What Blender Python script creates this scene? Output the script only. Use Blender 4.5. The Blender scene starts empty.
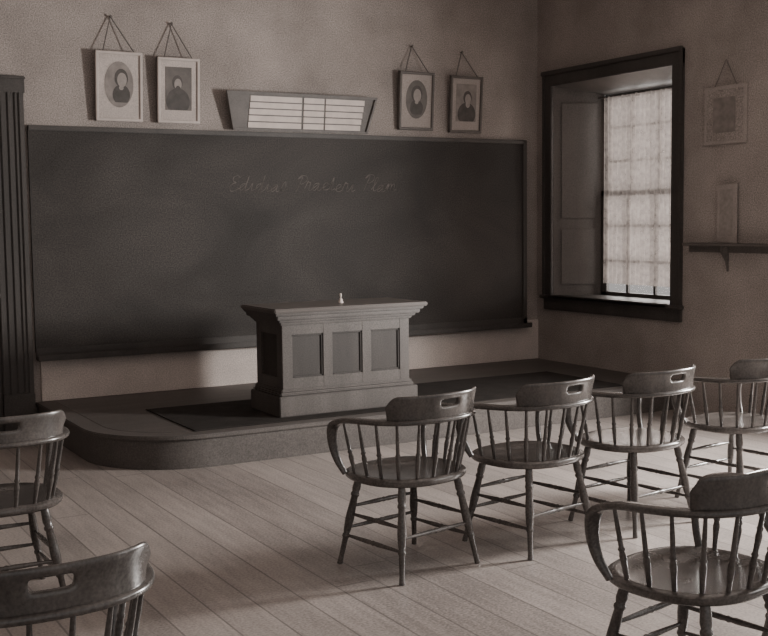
import bpy, bmesh, math, random
import numpy as np
from mathutils import Vector, Matrix
random.seed(7)
scene=bpy.context.scene
COL=bpy.context.collection

# ------------------------------------------------------------------ materials
def tint(v,w=1.0):
    return (v*(1+.13*w), v, v*(1-.07*w), 1)
def mat_basic(name,c0,c1,scale=6,stretch=(1,1,1),rough=.6,detail=6,bump=0.0,spec=.3,grain=0.0):
    m=bpy.data.materials.new(name); m.use_nodes=True
    nt=m.node_tree; n=nt.nodes; L=nt.links
    b=n['Principled BSDF']; b.inputs['Roughness'].default_value=rough
    b.inputs['Specular IOR Level'].default_value=spec
    tc=n.new('ShaderNodeTexCoord'); mp=n.new('ShaderNodeMapping'); mp.inputs['Scale'].default_value=stretch
    L.new(tc.outputs['Object'],mp.inputs['Vector'])
    no=n.new('ShaderNodeTexNoise'); no.inputs['Scale'].default_value=scale; no.inputs['Detail'].default_value=detail
    no.inputs['Roughness'].default_value=.6
    L.new(mp.outputs[0],no.inputs['Vector'])
    r=n.new('ShaderNodeValToRGB'); r.color_ramp.elements[0].position=.3; r.color_ramp.elements[1].position=.7
    r.color_ramp.elements[0].color=tint(c0); r.color_ramp.elements[1].color=tint(c1)
    L.new(no.outputs['Fac'],r.inputs[0])
    out=r.outputs[0]
    if grain>0:
        g=n.new('ShaderNodeTexNoise'); g.inputs['Scale'].default_value=110; g.inputs['Detail'].default_value=3
        L.new(tc.outputs['Object'],g.inputs['Vector'])
        mr=n.new('ShaderNodeMapRange'); mr.inputs[1].default_value=.25; mr.inputs[2].default_value=.75
        mr.inputs[3].default_value=1-grain; mr.inputs[4].default_value=1+grain
        L.new(g.outputs['Fac'],mr.inputs[0])
        mx=n.new('ShaderNodeVectorMath'); mx.operation='SCALE'
        L.new(out,mx.inputs[0]); L.new(mr.outputs[0],mx.inputs['Scale']); out=mx.outputs[0]
    L.new(out,b.inputs['Base Color'])
    if bump>0:
        bp=n.new('ShaderNodeBump'); bp.inputs['Strength'].default_value=bump; bp.inputs['Distance'].default_value=.01
        L.new(no.outputs['Fac'],bp.inputs['Height']); L.new(bp.outputs[0],b.inputs['Normal'])
    return m
M={}
M['plaster']=mat_basic('plaster_wall',.21,.34,1.5,(1,1,1),.9,9,.15,.1,.5)
M['wainscot']=mat_basic('painted_wainscot',.42,.56,2.0,(1,1,1),.8,6,.05,.2,.35)
M['ceiling']=mat_basic('ceiling_paint',.45,.5,2,(1,1,1),.9)
M['trim']=mat_basic('dark_trim_wood',.040,.062,5,(1,1,.15),.5,6,.05,.35,.35)
M['jamb']=mat_basic('jamb_wood',.085,.12,5,(1,1,.2),.5,6,.05,.3,.3)
M['sash']=mat_basic('sash_wood',.055,.075,5,(1,1,.2),.5)
M['chair']=mat_basic('chair_oak',.042,.10,9,(1,1,.4),.25,6,.03,.7,.35)
M['podium']=mat_basic('podium_wood',.062,.10,5,(1,1,.2),.42,6,.05,.4,.35)
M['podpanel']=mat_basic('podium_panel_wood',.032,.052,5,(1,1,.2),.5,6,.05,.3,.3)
M['podtop']=mat_basic('podium_top_wood',.09,.13,5,(.2,1,1),.32)
M['plat']=mat_basic('platform_boards',.06,.095,4,(.25,2,1),.5,6,.05,.35,.35)
M['platside']=mat_basic('platform_riser',.068,.10,4,(.3,.3,1),.6,6,.05,.3,.35)
M['rug']=mat_basic('platform_matting',.022,.036,8,(1,1,1),.95,6,.1,.1,.3)
M['frame_l']=mat_basic('gilt_frame',.38,.46,10,(1,1,1),.5)
M['frame_d']=mat_basic('dark_frame',.085,.12,10,(1,1,1),.5,6,0,.3,.2)
M['mat_l']=mat_basic('picture_mount',.34,.46,5,(1,1,1),.8,6,0,.3,.2)
M['mat_m']=mat_basic('picture_mount_aged',.26,.34,5,(1,1,1),.8,6,0,.3,.2)
M['ph_bg']=mat_basic('photo_print_ground',.14,.24,14,(1,1,1),.6)
M['ph_bg2']=mat_basic('photo_print_ground_b',.08,.14,10,(1,1,1),.6)
M['ph_dark']=mat_basic('photo_print_dark',.04,.08,14,(1,1,1),.6)
M['ph_mid']=mat_basic('photo_print_face',.20,.30,25,(1,1,1),.6)
M['paper']=mat_basic('paper_strip',.50,.62,12,(1,1,1),.8)
M['string']=mat_basic('picture_cord',.09,.12,5)
M['chalk']=mat_basic('chalk_line',.05,.16,18,(1,1,1),.95)
M['bell']=mat_basic('bell_brass',.25,.3,5,(1,1,1),.3)
M['white']=mat_basic('white_enamel',.55,.65,5,(1,1,1),.3)

def m_board():
    m=bpy.data.materials.new('slate_board'); m.use_nodes=True
    nt=m.node_tree;n=nt.nodes;L=nt.links;b=n['Principled BSDF']
    b.inputs['Roughness'].default_value=.6; b.inputs['Specular IOR Level'].default_value=.2
    tc=n.new('ShaderNodeTexCoord')
    mp=n.new('ShaderNodeMapping'); mp.inputs['Scale'].default_value=(.55,1,.9); mp.inputs['Rotation'].default_value=(0,.3,0)
    L.new(tc.outputs['Object'],mp.inputs['Vector'])
    no=n.new('ShaderNodeTexNoise'); no.inputs['Scale'].default_value=1.6; no.inputs['Detail'].default_value=8; no.inputs['Distortion'].default_value=.6
    L.new(mp.outputs[0],no.inputs['Vector'])
    r=n.new('ShaderNodeValToRGB'); e=r.color_ramp.elements
    e[0].position=.35; e[0].color=tint(.028); e[1].position=.8; e[1].color=tint(.066)
    L.new(no.outputs['Fac'],r.inputs[0])
    g=n.new('ShaderNodeTexNoise'); g.inputs['Scale'].default_value=100; g.inputs['Detail'].default_value=3; L.new(tc.outputs['Object'],g.inputs['Vector'])
    mr=n.new('ShaderNodeMapRange'); mr.inputs[1].default_value=.25; mr.inputs[2].default_value=.75; mr.inputs[3].default_value=.4; mr.inputs[4].default_value=1.6
    L.new(g.outputs['Fac'],mr.inputs[0])
    v=n.new('ShaderNodeVectorMath'); v.operation='SCALE'; L.new(r.outputs[0],v.inputs[0]); L.new(mr.outputs[0],v.inputs['Scale'])
    L.new(v.outputs[0],b.inputs['Base Color'])
    return m
M['slate']=m_board()

def m_floor():
    m=bpy.data.materials.new('floor_boards'); m.use_nodes=True
    nt=m.node_tree;n=nt.nodes;L=nt.links;b=n['Principled BSDF']
    b.inputs['Roughness'].default_value=.36; b.inputs['Specular IOR Level'].default_value=.5
    tc=n.new('ShaderNodeTexCoord'); sp=n.new('ShaderNodeSeparateXYZ'); L.new(tc.outputs['Object'],sp.inputs[0])
    def mth(op,a,bv=None):
        k=n.new('ShaderNodeMath'); k.operation=op
        if isinstance(a,(int,float)): k.inputs[0].default_value=a
        else: L.new(a,k.inputs[0])
        if bv is not None:
            if isinstance(bv,(int,float)): k.inputs[1].default_value=bv
            else: L.new(bv,k.inputs[1])
        return k.outputs[0]
    W=.19
    q=mth('DIVIDE',sp.outputs[0],W); fl=mth('FLOOR',q); fr=mth('FRACT',q)
    wn=n.new('ShaderNodeTexWhiteNoise'); wn.noise_dimensions='1D'; L.new(fl,wn.inputs['W'])
    off=mth('MULTIPLY',wn.outputs['Value'],3.0); yy=mth('ADD',sp.outputs[1],off); yq=mth('DIVIDE',yy,4.2)
    yf=mth('FRACT',yq)
    d=mth('ABSOLUTE',mth('SUBTRACT',fr,.5)); gap=mth('GREATER_THAN',d,.478)
    dy=mth('ABSOLUTE',mth('SUBTRACT',yf,.5)); gapy=mth('GREATER_THAN',dy,.499)
    g=mth('MAXIMUM',gap,gapy)
    mp=n.new('ShaderNodeMapping'); mp.inputs['Scale'].default_value=(9,.8,1); L.new(tc.outputs['Object'],mp.inputs['Vector'])
    no=n.new('ShaderNodeTexNoise'); no.inputs['Scale'].default_value=3; no.inputs['Detail'].default_value=7; L.new(mp.outputs[0],no.inputs['Vector'])
    n2=n.new('ShaderNodeTexNoise'); n2.inputs['Scale'].default_value=1.1; n2.inputs['Detail'].default_value=6; L.new(tc.outputs['Object'],n2.inputs['Vector'])
    n3=n.new('ShaderNodeTexNoise'); n3.inputs['Scale'].default_value=90; n3.inputs['Detail'].default_value=3; L.new(tc.outputs['Object'],n3.inputs['Vector'])
    s=mth('ADD',mth('MULTIPLY',no.outputs['Fac'],.45),mth('MULTIPLY',wn.outputs['Value'],.18))
    s=mth('ADD',s,mth('MULTIPLY',n2.outputs['Fac'],.5))
    s=mth('ADD',s,mth('MULTIPLY',mth('SUBTRACT',n3.outputs['Fac'],.5),1.0))
    r=n.new('ShaderNodeValToRGB'); e=r.color_ramp.elements
    e[0].position=.28; e[0].color=tint(.16); e[1].position=.84; e[1].color=tint(.40)
    L.new(s,r.inputs[0])
    gf=mth('MULTIPLY',g,.7)
    mx=n.new('ShaderNodeMix'); mx.data_type='RGBA'; L.new(gf,mx.inputs[0]); L.new(r.outputs[0],mx.inputs[6]); mx.inputs[7].default_value=tint(.09)
    L.new(mx.outputs[2],b.inputs['Base Color'])
    bp=n.new('ShaderNodeBump'); bp.inputs['Strength'].default_value=.3; bp.inputs['Distance'].default_value=.003
    L.new(mth('SUBTRACT',no.outputs['Fac'],g),bp.inputs['Height']); L.new(bp.outputs[0],b.inputs['Normal'])
    return m
M['floor']=m_floor()

def m_curtain():
    m=bpy.data.materials.new('lace_curtain'); m.use_nodes=True
    nt=m.node_tree;n=nt.nodes;L=nt.links
    for x in list(n):
        if x.type=='BSDF_PRINCIPLED': n.remove(x)
    out=[x for x in n if x.type=='OUTPUT_MATERIAL'][0]
    tr=n.new('ShaderNodeBsdfTranslucent'); tr.inputs[0].default_value=tint(.22)
    df=n.new('ShaderNodeBsdfDiffuse'); df.inputs[0].default_value=tint(.35)
    tp=n.new('ShaderNodeBsdfTransparent'); tp.inputs[0].default_value=tint(.6)
    a=n.new('ShaderNodeMixShader'); a.inputs[0].default_value=.35; L.new(tr.outputs[0],a.inputs[1]); L.new(df.outputs[0],a.inputs[2])
    tc=n.new('ShaderNodeTexCoord'); no=n.new('ShaderNodeTexNoise'); no.inputs['Scale'].default_value=22; no.inputs['Detail'].default_value=5
    L.new(tc.outputs['Object'],no.inputs['Vector'])
    mr=n.new('ShaderNodeMapRange'); mr.inputs[1].default_value=.35; mr.inputs[2].default_value=.65; mr.inputs[3].default_value=.30; mr.inputs[4].default_value=.58
    L.new(no.outputs['Fac'],mr.inputs[0])
    c=n.new('ShaderNodeMixShader'); L.new(mr.outputs[0],c.inputs[0]); L.new(a.outputs[0],c.inputs[1]); L.new(tp.outputs[0],c.inputs[2])
    L.new(c.outputs[0],out.inputs[0])
    return m
M['curtain']=m_curtain()
def m_glass():
    m=bpy.data.materials.new('window_glass'); m.use_nodes=True
    nt=m.node_tree;n=nt.nodes;L=nt.links
    for x in list(n):
        if x.type=='BSDF_PRINCIPLED': n.remove(x)
    out=[x for x in n if x.type=='OUTPUT_MATERIAL'][0]
    tp=n.new('ShaderNodeBsdfTransparent'); tp.inputs[0].default_value=(.92,.92,.92,1)
    gl=n.new('ShaderNodeBsdfGlossy'); gl.inputs['Roughness'].default_value=.05
    c=n.new('ShaderNodeMixShader'); c.inputs[0].default_value=.06; L.new(tp.outputs[0],c.inputs[1]); L.new(gl.outputs[0],c.inputs[2]); L.new(c.outputs[0],out.inputs[0])
    return m
M['glass']=m_glass()

# ------------------------------------------------------------------ builder
class B:
    def __init__(s,name): s.name=name; s.bm=bmesh.new(); s.mats=[]
    def mi(s,k):
        if k not in s.mats: s.mats.append(k)
        return s.mats.index(k)
    def add(s,vs,fs,mat):
        i=s.mi(mat); V=[s.bm.verts.new(v) for v in vs]
        for f in fs:
            try:
                F=s.bm.faces.new([V[j] for j in f]); F.material_index=i
            except ValueError: pass
        return V
    def box(s,x0,x1,y0,y1,z0,z1,mat,bev=0.0):
        t=bmesh.new(); vs=[t.verts.new(v) for v in [(x0,y0,z0),(x1,y0,z0),(x1,y1,z0),(x0,y1,z0),(x0,y0,z1),(x1,y0,z1),(x1,y1,z1),(x0,y1,z1)]]
        for f in [(0,3,2,1),(4,5,6,7),(0,1,5,4),(1,2,6,5),(2,3,7,6),(3,0,4,7)]: t.faces.new([vs[j] for j in f])
        if bev>0: bmesh.ops.bevel(t,geom=t.edges[:],offset=bev,segments=2,affect='EDGES')
        s.merge(t,mat)
    def prism(s,pts,z0,z1,mat,bev=0.0,M4=None):
        t=bmesh.new(); n=len(pts)
        a=[t.verts.new((p[0],p[1],z0)) for p in pts]; b=[t.verts.new((p[0],p[1],z1)) for p in pts]
        t.faces.new(a[::-1]); t.faces.new(b)
        for i in range(n): t.faces.new([a[i],a[(i+1)%n],b[(i+1)%n],b[i]])
        if M4 is not None: bmesh.ops.transform(t,matrix=M4,verts=t.verts)
        bmesh.ops.recalc_face_normals(t,faces=t.faces)
        if bev>0: bmesh.ops.bevel(t,geom=t.edges[:],offset=bev,segments=2,affect='EDGES')
        s.merge(t,mat)
    def merge(s,t,mat,M4=None):
        t.verts.index_update()
        vs=[(M4@v.co if M4 else v.co.copy()) for v in t.verts]
        s.add(vs,[[v.index for v in f.verts] for f in t.faces],mat); t.free()
    def lathe(s,A,Bp,prof,mat,seg=12):
        A=Vector(A);Bp=Vector(Bp);d=Bp-A;z=d.normalized()
        x=z.orthogonal().normalized();y=z.cross(x)
        vs=[];fs=[]
        for t,r in prof:
            for k in range(seg):
                a=2*math.pi*k/seg; vs.append(A+d*t+(x*math.cos(a)+y*math.sin(a))*r)
        n=len(prof)
        for i in range(n-1):
            for k in range(seg):
                k2=(k+1)%seg; fs.append([i*seg+k,i*seg+k2,(i+1)*seg+k2,(i+1)*seg+k])
        fs.append(list(range(seg))[::-1]); fs.append([(n-1)*seg+k for k in range(seg)])
        s.add(vs,fs,mat)
    def obj(s,loc=(0,0,0),angle=35):
        me=bpy.data.meshes.new(s.name)
        bmesh.ops.recalc_face_normals(s.bm,faces=s.bm.faces)
        bmesh.ops.translate(s.bm,verts=s.bm.verts,vec=-Vector(loc))
        s.bm.to_mesh(me); s.bm.free()
        for k in s.mats: me.materials.append(M[k])
        me.polygons.foreach_set('use_smooth',[True]*len(me.polygons))
        me.set_sharp_from_angle(angle=math.radians(angle))
        o=bpy.data.objects.new(s.name,me); o.location=loc; COL.objects.link(o); return o

def catmull(P,n=8):
    P=[Vector(p) for p in P]; out=[]
    Q=[P[0]*2-P[1]]+P+[P[-1]*2-P[-2]]
    for i in range(1,len(Q)-2):
        for k in range(n):
            t=k/n; a,b,c,d=Q[i-1],Q[i],Q[i+1],Q[i+2]
            out.append(.5*((2*b)+(c-a)*t+(2*a-5*b+4*c-d)*t*t+(3*b-a-3*c+d)*t**3))
    out.append(P[-1]); return out

# ------------------------------------------------------------------ room shell
XL=-8.6; YR=-10.2; ZC=3.95
b=B('floor'); b.box(XL,.0,YR,0,-.08,0,'floor'); b.obj()
b=B('ceiling'); b.box(XL,.5,YR,.2,ZC,ZC+.1,'ceiling'); b.obj()
b=B('wall_back'); b.box(XL,.5,0,.2,0,ZC,'plaster'); b.obj()
b=B('wall_left'); b.box(XL-.2,XL,YR,.2,0,ZC,'plaster'); b.obj()
ZW0,ZW1=.85,2.80
b=B('wall_right')
ys=[0.0,-.25,-1.82,-3.98,-5.55,-7.43,-9.0,YR]
for i in range(len(ys)-1):
    y1,y0=ys[i],ys[i+1]
    if i%2==0: b.box(0,.5,y0,y1,0,ZC,'plaster')
    else:
        b.box(0,.5,y0,y1,0,ZW0-.03,'plaster'); b.box(0,.5,y0,y1,ZW1,ZC,'plaster')
b.obj()

b=B('trim_1'); b.box(-4.74,-.002,-.018,0,.222,.60,'wainscot',.003); b.obj()
b=B('door_1')
G=-.003
def casing_v(x0,x1,z0,z1):
    b.box(x0,x1,-.035,G,z0,z1,'trim',.004)
    w=x1-x0
    for k,(u,ww) in enumerate([(.07,.12),(.32,.16),(.54,.14),(.72,.06),(.91,.17)]):
        xc=x0+w*u; b.box(xc-w*ww/2,xc+w*ww/2,-.048,-.03,z0,z1,'trim',.006)
casing_v(-5.03,-4.80,0,2.56); casing_v(-6.17,-5.94,0,2.56)
b.box(-6.2,-4.79,-.05,G,2.54,2.66,'trim',.008)
b.box(-6.22,-4.785,-.060,G,2.64,2.67,'trim',.008)
b.box(-5.03,-4.798,-.060,G,0,.3,'trim',.006); b.box(-6.18,-5.93,-.060,G,0,.3,'trim',.006)
b.box(-5.975,-4.985,-.02,G,0.01,2.545,'trim',.003)
for (xa,xb) in((-5.86,-5.55),(-5.41,-5.10)):
    for za,zb in((.2,1.0),(1.15,2.4)):
        b.box(xa,xb,-.03,-.015,za,zb,'trim',.006)
b.lathe((-5.06,-.01,1.05),(-5.06,-.08,1.05),[(0,.012),(.4,.012),(.5,.03),(.9,.03),(1,.01)],'bell')
b.obj((-5.48,0,0))

# ------------------------------------------------------------------ windows
def window(idx,ya,yb,curtain):
    b=B('window_%d'%idx)
    c=.12
    b.box(-.035,0,yb,yb+c,ZW0-.02,ZW1+.13,'trim',.006); b.box(-.05,-.03,yb+c-.03,yb+c,ZW0-.02,ZW1+.13,'trim',.005)
    b.box(-.035,0,ya-c,ya,ZW0-.02,ZW1+.13,'trim',.006); b.box(-.05,-.03,ya-c,ya-c+.03,ZW0-.02,ZW1+.13,'trim',.005)
    b.box(-.036,0,ya-c,yb+c,ZW1,ZW1+.13,'trim',.006); b.box(-.06,-.03,ya-c-.01,yb+c+.01,ZW1+.10,ZW1+.14,'trim',.006)
    b.box(-.07,.42,ya+.0,yb-.0,ZW0-.03,ZW0,'trim',.006); b.box(-.07,0,ya-c-.02,yb+c+.02,ZW0-.035,ZW0,'trim',.008)
    b.box(-.03,0,ya-c,yb+c,ZW0-.14,ZW0-.03,'trim',.006)
    s=.25; D=.40
    for sg,y0 in((-1,yb),(1,ya)):
        b.prism([(0,y0),(D,y0+sg*s),(D,y0)],ZW0,ZW1,'jamb')
        d=Vector((D,sg*s,0)); L=d.length; d.normalize(); nrm=Vector((d.y,-d.x,0))
        if nrm.y*sg<0: nrm=-nrm
        for za,zb in((ZW0+.1,ZW0+.62),(ZW0+.72,ZW1-.16)):
            o=Vector((0,y0,0))
            q=[o+d*.07,o+d*(L-.07),o+d*(L-.07)+nrm*.014,o+d*.07+nrm*.014]
            if sg>0:q=q[::-1]
            b.prism([(v.x,v.y) for v in q],za,zb,'jamb',.003)
    b.prism([(0,0),(D,-.09),(D,0)],ya-0,yb,'jamb',0,Matrix(((1,0,0,0),(0,0,1,0),(0,1,0,ZW1),(0,0,0,1))))
    y0,y1=ya+s,yb-s; z0,z1=ZW0,ZW1-.09; zm=(z0+z1)/2+.02
    for (xa,za,zb) in((.36,z0,zm+.02),(.40,zm-.02,z1)):
        b.box(xa,xa+.04,y0,y0+.08,za,zb,'sash',.004); b.box(xa,xa+.04,y1-.08,y1,za,zb,'sash',.004)
        b.box(xa,xa+.04,y0,y1,za,za+.035,'sash',.004); b.box(xa,xa+.04,y0,y1,zb-.05,zb,'sash',.004)
        for k in(1,2):
            yc=y0+(y1-y0)*k/3; b.box(xa+.008,xa+.032,yc-.014,yc+.014,za,zb,'sash')
        for k in(1,2):
            zc=za+(zb-za)*k/3; b.box(xa+.009,xa+.031,y0,y1,zc-.013,zc+.013,'sash')
        b.box(xa+.018,xa+.021,y0+.05,y1-.05,za+.03,zb-.04,'glass')
    if curtain:
        n=90; vs=[];fs=[]; zt,zb=z1-.03,z0+.115
        for i in range(n+1):
            y=y0+.075+(y1-y0-.15)*i/n
            for j,z in enumerate((zt,(zt*2+zb)/3,(zt+zb*2)/3,zb)):
                x=.325+.012*math.sin(i*1.05+.3*j)+.006*math.sin(i*.37+j)
                vs.append((x,y,z))
        for i in range(n):
            for j in range(3): fs.append([i*4+j,i*4+4+j,i*4+5+j,i*4+1+j])
        b.add(vs,fs,'curtain')
        b.lathe((.325,y0,zt),(.325,y1,zt),[(0,.008),(1,.008)],'sash',8)
    return b.obj((0,(ya+yb)/2,ZW0))
window(1,-1.82,-.25,True)
window(2,-5.55,-3.98,False)
window(3,-9.0,-7.43,False)

# ------------------------------------------------------------------ blackboard
b=B('blackboard')
XA,XB,ZA,ZB=-4.775,-.175,.60,2.30
b.box(XA,XB,-.03,G,ZA,ZB,'slate')
b.box(XA,XB+.02,-.045,G,ZB-.025,ZB+.012,'trim',.005)
b.box(XB-.03,XB+.02,-.045,G,ZA-.05,ZB,'trim',.006)
b.box(XA,XB+.02,-.045,G-.016,ZA-.05,ZA+.03,'trim',.006)
b.box(XA,XB+.03,-.11,G-.016,ZA-.06,ZA-.035,'trim',.006)
b.box(XA,XB+.03,-.112,-.095,ZA-.06,ZA-.015,'trim',.004)
b.obj((-2.45,0,.6))
def writing(x,z,words,h):
    cu=bpy.data.curves.new('chalk_writing','CURVE'); cu.dimensions='3D'; cu.bevel_depth=.0056; cu.bevel_resolution=0
    def stroke(pts):
        pp=catmull([(p[0],-.0275,p[1]) for p in pts],4)
        sp=cu.splines.new('POLY'); sp.points.add(len(pp)-1)
        for i,q in enumerate(pp): sp.points[i].co=(q.x+(q.z-z)*.30,q.y,q.z,1)
    GL={'e':([(0,.1),(.3,.3),(.35,.45),(.2,.5),(.08,.3),(.15,.03),(.35,0),(.5,.1)],.5),
       'a':([(0,.1),(.35,.45),(.1,.42),(.02,.15),(.15,0),(.32,.2),(.38,.45),(.36,.05),(.45,0),(.6,.1)],.6),
       'i':([(0,.1),(.15,.45),(.15,.08),(.22,0),(.38,.1)],.38),
       'n':([(0,.1),(.1,.45),(.1,0),(.15,.3),(.28,.45),(.34,.35),(.34,0),(.36,.3),(.5,.45),(.56,.3),(.58,.03),(.75,.1)],.75),
       'l':([(0,.1),(.2,.5),(.3,.9),(.2,1),(.13,.8),(.14,.1),(.22,0),(.4,.1)],.4),
       't':([(0,.1),(.16,.85),(.15,.1),(.22,0),(.4,.1)],.4),
       's':([(0,.1),(.2,.5),(.3,.2),(.2,0),(.05,.05),(.25,.02),(.45,.1)],.45),
       'r':([(0,.1),(.12,.5),(.18,.42),(.3,.42),(.28,.05),(.4,0),(.5,.1)],.5),
       'd':([(0,.1),(.3,.45),(.1,.4),(.03,.15),(.15,0),(.32,.25),(.42,1),(.36,.05),(.45,0),(.6,.1)],.6),
       'E':([(.5,.9),(.3,1.02),(.1,.9),(.12,.65),(.32,.55),(.1,.45),(0,.2),(.15,-.02),(.4,.05),(.6,.2)],.6),
       'P':([(.1,0),(.2,.5),(.28,1),(0,.8),(.2,1.05),(.55,1),(.6,.7),(.35,.5),(.2,.55)],.6)}
    for w in words:
        for c in w:
            p,ad=GL[c]; jt=random.uniform(-.06,.06); k=random.uniform(.8,1.1)
            stroke([(x+u*h,z+(v*k+jt)*h) for u,v in p]); x+=ad*h
        x+=h*.5
    o=bpy.data.objects.new('chalk_writing',cu); cu.materials.append(M['chalk']); COL.objects.link(o)
writing(-3.18,1.83,['Edidias','Praeteri','Plan'],.145)

# ------------------------------------------------------------------ pictures
def picture(cx,zb,w,h,fr,mt,nail_dz,kind,sx=0.0):
    b=B('framed_portrait')
    T=Matrix.Translation((cx,-.035,zb))@Matrix.Rotation(math.radians(4),4,'X')
    def pb(x0,x1,y0,y1,z0,z1,m,bv=0):
        tb=bmesh.new(); vs=[tb.verts.new(v) for v in [(x0,y0,z0),(x1,y0,z0),(x1,y1,z0),(x0,y1,z0),(x0,y0,z1),(x1,y0,z1),(x1,y1,z1),(x0,y1,z1)]]
        for f in [(0,3,2,1),(4,5,6,7),(0,1,5,4),(1,2,6,5),(2,3,7,6),(3,0,4,7)]: tb.faces.new([vs[j] for j in f])
        if bv: bmesh.ops.bevel(tb,geom=tb.edges[:],offset=bv,segments=1,affect='EDGES')
        b.merge(tb,m,T)
    fw=.024
    pb(-w/2,w/2,-.004,.012,0,h,'frame_d')
    pb(-w/2,-w/2+fw,-.022,0,0,h,fr,.005); pb(w/2-fw,w/2,-.022,0,0,h,fr,.005)
    pb(-w/2,w/2,-.023,0,0,fw,fr,.005); pb(-w/2,w/2,-.023,0,h-fw,h,fr,.005)
    pb(-w/2+fw,w/2-fw,-.008,-.003,fw,h-fw,mt)
    iw,ih=w*.31,h*.33
    cz=h*.53
    def ell(cx_,cz_,rx,rz,m,y,clip=None):
        vs=[];n=32
        for k in range(n):
            a=2*math.pi*k/n; x=cx_+rx*math.cos(a); z=cz_+rz*math.sin(a)
            if clip is not None: z=max(z,clip)
            x=max(-iw*.98,min(iw*.98,x))
            vs.append(T@Vector((x,y,z)))
        b.add(vs,[list(range(n))],m)
    if kind in(0,2): ell(0,cz,iw,ih,'ph_bg' if kind==0 else 'ph_bg2',-.0100)
    else: pb(-iw,iw,-.0105,-.008,cz-ih,cz+ih,'ph_bg' if kind==3 else 'ph_bg2')
    hx={0:.15,1:-.1,2:0,3:.1}[kind]*iw
    if kind in(0,2):
        ell(hx,cz-ih*.45,iw*.60,ih*.45,'ph_dark',-.0115,cz-ih*.78)
    else:
        ell(hx*.5,cz-ih*.60,iw*.9,ih*.62,'ph_dark',-.0115,cz-ih+.004)
    hr={0:.40,1:.34,2:.44,3:.36}[kind]
    ell(hx,cz+ih*.28,iw*hr*1.15,ih*hr,'ph_dark',-.0118)
    ell(hx+iw*.05,cz+ih*.20,iw*hr*.82,ih*hr*.78,'ph_mid',-.0122)
    if kind in(1,3): ell(hx+iw*.05,cz-ih*.06,iw*.22,ih*.20,'ph_dark' if kind==1 else 'ph_mid',-.0124)
    else: ell(hx,cz-ih*.14,iw*.16,ih*.10,'ph_mid',-.0120)
    nail=Vector((cx+sx,-.02,zb+h+nail_dz))
    for s in(-1,1):
        p=T@Vector((s*w*.33,-.005,h)); b.lathe(p,nail,[(0,.0045),(1,.0045)],'string',6)
    b.lathe((nail.x,G,nail.z),(nail.x,-.04,nail.z),[(0,.005),(.8,.005),(.85,.011),(1,.008)],'string',8)
    b.obj((cx,-.03,zb))
picture(-4.08,2.36,.37,.53,'frame_l','mat_l',.27,0,-.04)
picture(-3.60,2.36,.35,.51,'frame_l','mat_l',.27,1,-.03)
picture(-1.39,2.37,.36,.51,'frame_d','mat_m',.23,2,-.02)
picture(-.86,2.36,.35,.51,'frame_d','mat_m',.22,3,-.02)

b=B('paper_chart_rack')
T=Matrix.Translation((-2.515,-.05,2.322))@Matrix.Rotation(math.radians(90+7),4,'X')
b.prism([(-.62,0),(.60,0),(.685,.31),(-.685,.31)],-.01,.01,'frame_d',.003,T)
b.prism([(-.63,0),(.61,0),(.615,.02),(-.635,.02)],0,.03,'frame_d',.004,T)
b.prism([(-.68,.292),(.68,.292),(.695,.315),(-.695,.315)],0,.03,'frame_d',.004,T)
for q in ([(.595,0),(.615,0),(.70,.312),(.68,.312)],[(-.635,0),(-.615,0),(-.68,.312),(-.70,.312)]):
    b.prism(q,0,.03,'frame_d',.003,T)
for r in range(5):
    y0=.024+r*.0535
    for (xa,xb) in((-.50+.004*r,-.02),(.0,.19),(.205,.545+.008*r)):
        b.prism([(xa,y0),(xb,y0),(xb,y0+.044),(xa,y0+.044)],.012,.017,'paper',0,T)
b.obj((-2.515,-.05,2.322))

b=B('shelf_rail')
b.box(-.10,-.002,-3.80,-2.02,1.34,1.365,'jamb',.004); b.box(-.02,-.002,-3.80,-2.02,1.29,1.34,'jamb',.003)
for y in(-2.42,-3.5):
    b.prism([(-.002,0),(-.085,0),(-.07,-.05),(-.02,-.12),(-.002,-.2)],-.012,.012,'jamb',.002,Matrix.Translation((0,y,1.34))@Matrix.Rotation(math.radians(90),4,'X'))
b.obj((0,-2.4,1.34))
b=B('framed_print')
b.box(-.02,-.002,-2.60,-2.17,2.13,2.58,'mat_m',.004)
b.box(-.024,-.018,-2.57,-2.20,2.16,2.55,'plaster'); b.box(-.027,-.022,-2.50,-2.27,2.22,2.49,'ph_bg')
b.lathe((-.012,-2.5,2.57),(-.012,-2.385,2.78),[(0,.003),(1,.003)],'string',6); b.lathe((-.012,-2.27,2.57),(-.012,-2.385,2.78),[(0,.003),(1,.003)],'string',6)
b.obj((0,-2.38,2.13))
b=B('small_card_picture')
b.box(-.035,-.02,-2.53,-2.33,1.366,1.82,'mat_m',.004); b.box(-.038,-.034,-2.50,-2.36,1.42,1.78,'ph_mid')
b.obj((0,-2.43,1.366))

# ------------------------------------------------------------------ teacher's platform
def plat_outline(o,r=.65):
    x0,y0=-4.77-o,-1.96-o; pts=[(-.004,-.004),(-4.77-o,-.004)]
    n=16; R=r+o
    for k in range(n+1):
        a=math.pi+ (math.pi/2)*k/n
        pts.append((x0+R+R*math.cos(a),y0+R+R*math.sin(a)))
    pts.append((-.004,y0)); return pts
b=B('teaching_platform')
b.prism(plat_outline(0),.001,.19,'platside'); b.prism(plat_outline(.02),.19,.22,'platside',.006)
b.prism(plat_outline(-.12),.2195,.2215,'plat')
b.obj((-2.4,-.9,0))
b=B('floor_mat'); b.box(-4.20,-.55,-1.86,-.85,.2218,.2285,'rug',.003); b.obj((-2.4,-1.3,.2218))

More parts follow.
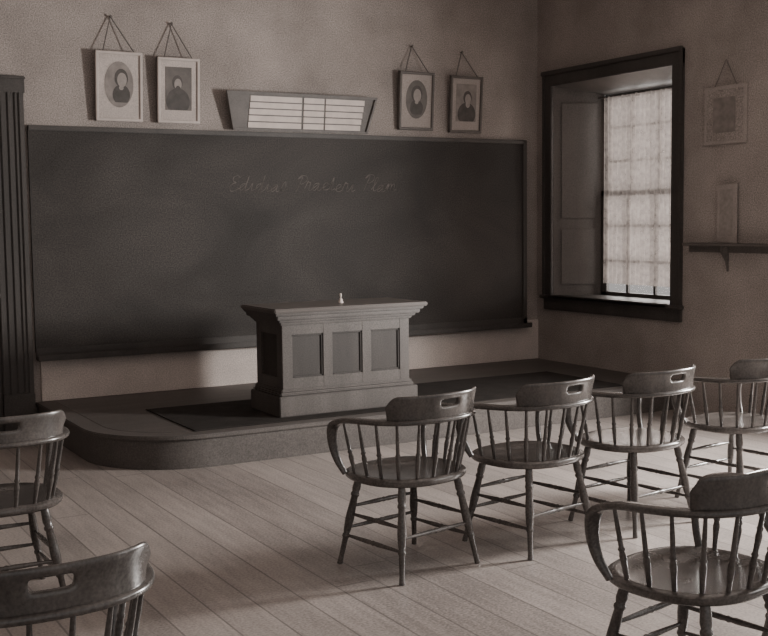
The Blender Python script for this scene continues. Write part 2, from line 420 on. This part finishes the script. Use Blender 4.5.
# ------------------------------------------------------------------ podium
b=B('teachers_podium')
x0,x1,y0,y1=-3.49,-2.47,-1.69,-1.25
z=.229
b.box(x0-.045,x1+.045,y0-.045,y1+.02,z,z+.14,'podium',.006)
b.box(x0-.03,x1+.03,y0-.03,y1+.015,z+.135,z+.165,'podium',.012)
b.box(x0-.015,x1+.015,y0-.015,y1+.01,z+.16,z+.185,'podium',.008)
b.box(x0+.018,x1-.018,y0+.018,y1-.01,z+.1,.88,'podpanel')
zb0,zb1=z+.17,.875
w=1.02; pw=(w-2*.08-2*.075)/3
xs=[x0+.08,x0+.08+pw,x0+.08+pw+.075,x0+.08+2*pw+.075,x0+.08+2*pw+.15,x0+.08+3*pw+.15]
st=[(x0,xs[0]),(xs[1],xs[2]),(xs[3],xs[4]),(xs[5],x1)]
for a,c in st: b.box(a,c,y0,y0+.03,zb0,zb1,'podium',.003)
b.box(x0+.01,x1-.01,y0+.002,y0+.03,zb0,zb0+.09,'podium'); b.box(x0+.01,x1-.01,y0+.002,y0+.03,zb1-.085,zb1,'podium')
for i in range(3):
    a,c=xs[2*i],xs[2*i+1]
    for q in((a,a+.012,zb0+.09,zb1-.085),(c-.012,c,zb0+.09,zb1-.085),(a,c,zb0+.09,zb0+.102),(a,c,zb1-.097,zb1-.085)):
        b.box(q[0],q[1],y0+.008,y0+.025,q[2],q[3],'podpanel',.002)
for xa,xb in((x0,x0+.03),(x1-.03,x1)):
    b.box(xa+.001,xb-.001,y0+.028,y0+.09,zb0,zb1,'podium'); b.box(xa+.001,xb-.001,y1-.08,y1,zb0,zb1,'podium')
    b.box(xa+.002,xb-.002,y0+.02,y1-.01,zb0,zb0+.09,'podium'); b.box(xa+.002,xb-.002,y0+.02,y1-.01,zb1-.085,zb1,'podium')
for k,(e,za,zc) in enumerate(((.018,.86,.885),(.038,.88,.905),(.062,.90,.935),(.082,.93,.955))):
    b.box(x0-e,x1+e,y0-e,y1+e*.6,za,zc,'podium',.007)
b.box(x0-.095,x1+.105,y0-.10,y1+.06,.95,.980,'podtop',.008)
b.obj((-2.95,-1.4,.229))
b=B('hand_bell')
b.lathe((-2.93,-1.50,.981),(-2.93,-1.50,1.05),[(0,.019),(.06,.019),(.2,.014),(.42,.010),(.5,.005),(.56,.006),(.8,.008),(.95,.007),(1,.002)],'white',16)
b.obj((-2.93,-1.50,.981))

# ------------------------------------------------------------------ captain's chair
def make_chair():
    b=B('captains_chair')
    n=48; rings=[(0,0,-.014),(.35,0,-.013),(.7,0,-.008),(.88,0,0),(.965,0,-.001),(1,0,-.008),(1.0,0,-.024),(.96,0,-.034),(.6,0,-.038),(0,0,-.038)]
    vs=[];fs=[]
    def outl(a):
        c,s=math.cos(a),math.sin(a)
        e=2/2.6
        x=.272*math.copysign(abs(c)**e,c); y=.245*math.copysign(abs(s)**e,s)
        if y>0: x*=1-.02*(y/.245)
        else: x*=1-.10*(y/.245)**2
        return x,y+.008
    for r,_,dz in rings:
        for k in range(n):
            x,y=outl(2*math.pi*k/n); vs.append((x*r,y*r,.445+dz))
    for i in range(len(rings)-1):
        for k in range(n):
            k2=(k+1)%n; fs.append([i*n+k,i*n+k2,(i+1)*n+k2,(i+1)*n+k])
    b.add(vs,fs,'chair')
    half=[(-.246,.150,.432),(-.268,.180,.50),(-.282,.192,.580),(-.290,.172,.655),(-.290,.09,.688),(-.284,-.01,.696),(-.262,-.11,.700),(-.210,-.195,.703),(-.12,-.25,.706)]
    path=half+[(0,-.268,.707)]+[(-x,y,z) for x,y,z in half[::-1]]
    P=catmull(path,6); m=len(P); prof=14
    vs=[];fs=[]
    for i,p in enumerate(P):
        t=(P[min(i+1,m-1)]-P[max(i-1,0)]).normalized()
        o=Vector((p.x,p.y*.9-.02,0)); 
        if o.length<1e-4:o=Vector((0,-1,0))
        o=(o-t*o.dot(t)).normalized(); q=t.cross(o)
        u=min(i,m-1-i)/(m*.5)
        wd=.012+.015*min(1,u*3.2); th=.013
        for k in range(prof):
            a=2*math.pi*k/prof; c,s=math.cos(a),math.sin(a)
            vs.append(p+o*wd*math.copysign(abs(c)**.75,c)+q*th*math.copysign(abs(s)**.75,s))
    for i in range(m-1):
        for k in range(prof):
            k2=(k+1)%prof; fs.append([i*prof+k,i*prof+k2,(i+1)*prof+k2,(i+1)*prof+k])
    fs.append(list(range(prof))); fs.append([(m-1)*prof+k for k in range(prof)])
    b.add(vs,fs,'chair')
    acc=[0]
    for i in range(1,m): acc.append(acc[-1]+(P[i]-P[i-1]).length)
    Ltot=acc[-1]
    def at(s):
        s=max(0,min(1,s))*Ltot
        for i in range(1,m):
            if acc[i]>=s:
                f=(s-acc[i-1])/(acc[i]-acc[i-1]); return P[i-1].lerp(P[i],f),(P[i]-P[i-1]).normalized()
        return P[-1],(P[-1]-P[-2]).normalized()
    t=bmesh.new(); NU,NV=36,8; span=.170
    grid={}
    for iu in range(NU+1):
        u=iu/NU*2-1; p,tg=at(.5+u*span); o=Vector((tg.y,-tg.x,0)).normalized()
        if o.dot(Vector((p.x,p.y,0)))<0:o=-o
        hh=.112*(1-.45*max(0,(abs(u)-.82)/.18)**2)+.006*math.cos(u*math.pi/2)
        for iv in range(NV+1):
            v=iv/NV; z=.706+v*hh
            back=.008+.022*v*v
            for sd in(0,1):
                th=.015-.005*v
                if abs(u)==1: th*=.5
                if iv==NV: th*=.5
                grid[iu,iv,sd]=t.verts.new(Vector((p.x,p.y,z))+o*(back+(th if sd else -th)-.008))
    def cell(iu,iv):
        if iu<0 or iv<0 or iu>=NU or iv>=NV:return False
        if iv in(4,5) and 15<=iu<=20: return False
        return True
    for iu in range(NU):
        for iv in range(NV):
            if not cell(iu,iv): continue
            for sd in(0,1):
                t.faces.new([grid[iu,iv,sd],grid[iu+1,iv,sd],grid[iu+1,iv+1,sd],grid[iu,iv+1,sd]])
            for (du,dv,a,c) in((-1,0,(0,0),(0,1)),(1,0,(1,0),(1,1)),(0,-1,(0,0),(1,0)),(0,1,(0,1),(1,1))):
                if not cell(iu+du,iv+dv):
                    a0=(iu+a[0],iv+a[1]);c0=(iu+c[0],iv+c[1])
                    t.faces.new([grid[a0[0],a0[1],0],grid[c0[0],c0[1],0],grid[c0[0],c0[1],1],grid[a0[0],a0[1],1]])
    bmesh.ops.recalc_face_normals(t,faces=t.faces)
    me=bpy.data.meshes.new('t'); t.to_mesh(me); t.free()
    ob=bpy.data.objects.new('t',me); COL.objects.link(ob); md=ob.modifiers.new('s','SUBSURF'); md.levels=1
    dg=bpy.context.evaluated_depsgraph_get(); ev=ob.evaluated_get(dg); t=bmesh.new(); t.from_mesh(ev.to_mesh()); ev.to_mesh_clear()
    bpy.data.objects.remove(ob); bpy.data.meshes.remove(me)
    b.merge(t,'chair')
    sprof=[(0,.007),(.06,.008),(.2,.009),(.36,.0118),(.42,.0085),(.45,.012),(.48,.0085),(.7,.008),(.93,.0065),(1,.0065)]
    for k in range(12):
        s=.185+.63*k/11
        p,_=at(s); top=Vector((p.x,p.y,p.z-.002))
        base=Vector((p.x*.82,p.y*.82+.004,.43))
        b.lathe(base,top,sprof,'chair',10)
    lp=[(0,.015),(.05,.0165),(.16,.0195),(.20,.0155),(.215,.020),(.235,.020),(.25,.0155),(.42,.0195),(.5,.0205),(.62,.017),(.66,.0135),(.675,.0175),(.695,.0175),(.71,.013),(.9,.0115),(1,.013)]
    LG={}
    for sx in(-1,1):
        for sy in(-1,1):
            top=Vector((sx*.165,sy*.145,.42)); bot=Vector((sx*.232,sy*.215,0)); LG[sx,sy]=(top,bot)
            b.lathe(top,bot,lp,'chair',14)
    def onleg(k,z):
        a,c=LG[k]; return a.lerp(c,(.42-z)/.42)
    sp=[(0,.006),(.15,.008),(.42,.011),(.47,.009),(.5,.012),(.53,.009),(.58,.011),(.85,.008),(1,.006)]
    for z_ in(.17,.27):
        b.lathe(onleg((-1,1),z_),onleg((1,1),z_),sp,'chair',10)
    for sx in(-1,1):
        for z_ in(.135,.235): b.lathe(onleg((sx,-1),z_),onleg((sx,1),z_),sp,'chair',10)
    b.lathe(onleg((-1,-1),.19),onleg((1,-1),.19),sp,'chair',10)
    return b.obj((0,0,0),50)
ch=make_chair()
spots=[(-4.12,-4.41,11),(-3.43,-4.41,11),(-2.76,-4.40,8),(-1.95,-4.34,6),(-4.12,-6.20,11),(-5.85,-3.96,0),(-6.17,-6.02,0),(-3.33,-6.18,8)]
for i,(x,y,r) in enumerate(spots):
    o=ch if i==0 else bpy.data.objects.new('captains_chair',ch.data)
    if i: COL.objects.link(o)
    o.location=(x,y,0); o.rotation_euler=(0,0,math.radians(r))

# ------------------------------------------------------------------ lights
def area(name,loc,rot,sx,sy,P,col=(1,.96,.92)):
    l=bpy.data.lights.new(name,'AREA'); l.shape='RECTANGLE'; l.size=sx; l.size_y=sy; l.energy=P; l.color=col
    o=bpy.data.objects.new(name,l); o.location=loc; o.rotation_euler=rot; COL.objects.link(o); return o
R90=math.radians(90)
area('daylight_window_1',(.75,-1.03,1.9),(0,R90,0),2.4,1.6,120)
area('daylight_window_2',(.30,-4.95,1.70),(0,math.radians(76),0),1.0,.65,540)
area('daylight_window_3',(.34,-8.2,1.85),(0,math.radians(80),0),1.7,1.05,60)
w=bpy.data.worlds.new('World'); scene.world=w; w.use_nodes=True
w.node_tree.nodes['Background'].inputs[0].default_value=(1,.95,.92,1); w.node_tree.nodes['Background'].inputs[1].default_value=.56

# ------------------------------------------------------------------ camera
f,th,ph,ro,cx,cy=1139.28,.5195,.0853,-.0115,-6.7483,-8.8048
F=Vector((math.sin(th)*math.cos(ph),math.cos(th)*math.cos(ph),-math.sin(ph)))
R0=Vector((math.cos(th),-math.sin(th),0));U0=R0.cross(F)
R=math.cos(ro)*R0+math.sin(ro)*U0;U=-math.sin(ro)*R0+math.cos(ro)*U0
cd=bpy.data.cameras.new('Camera'); cd.sensor_width=36; cd.lens=f/768*36; cd.clip_start=.05
co=bpy.data.objects.new('Camera',cd); COL.objects.link(co)
mt=Matrix.Identity(4)
for i in range(3): mt[i][0]=R[i];mt[i][1]=U[i];mt[i][2]=-F[i];mt[i][3]=(cx,cy,1.57)[i]
co.matrix_world=mt; scene.camera=co
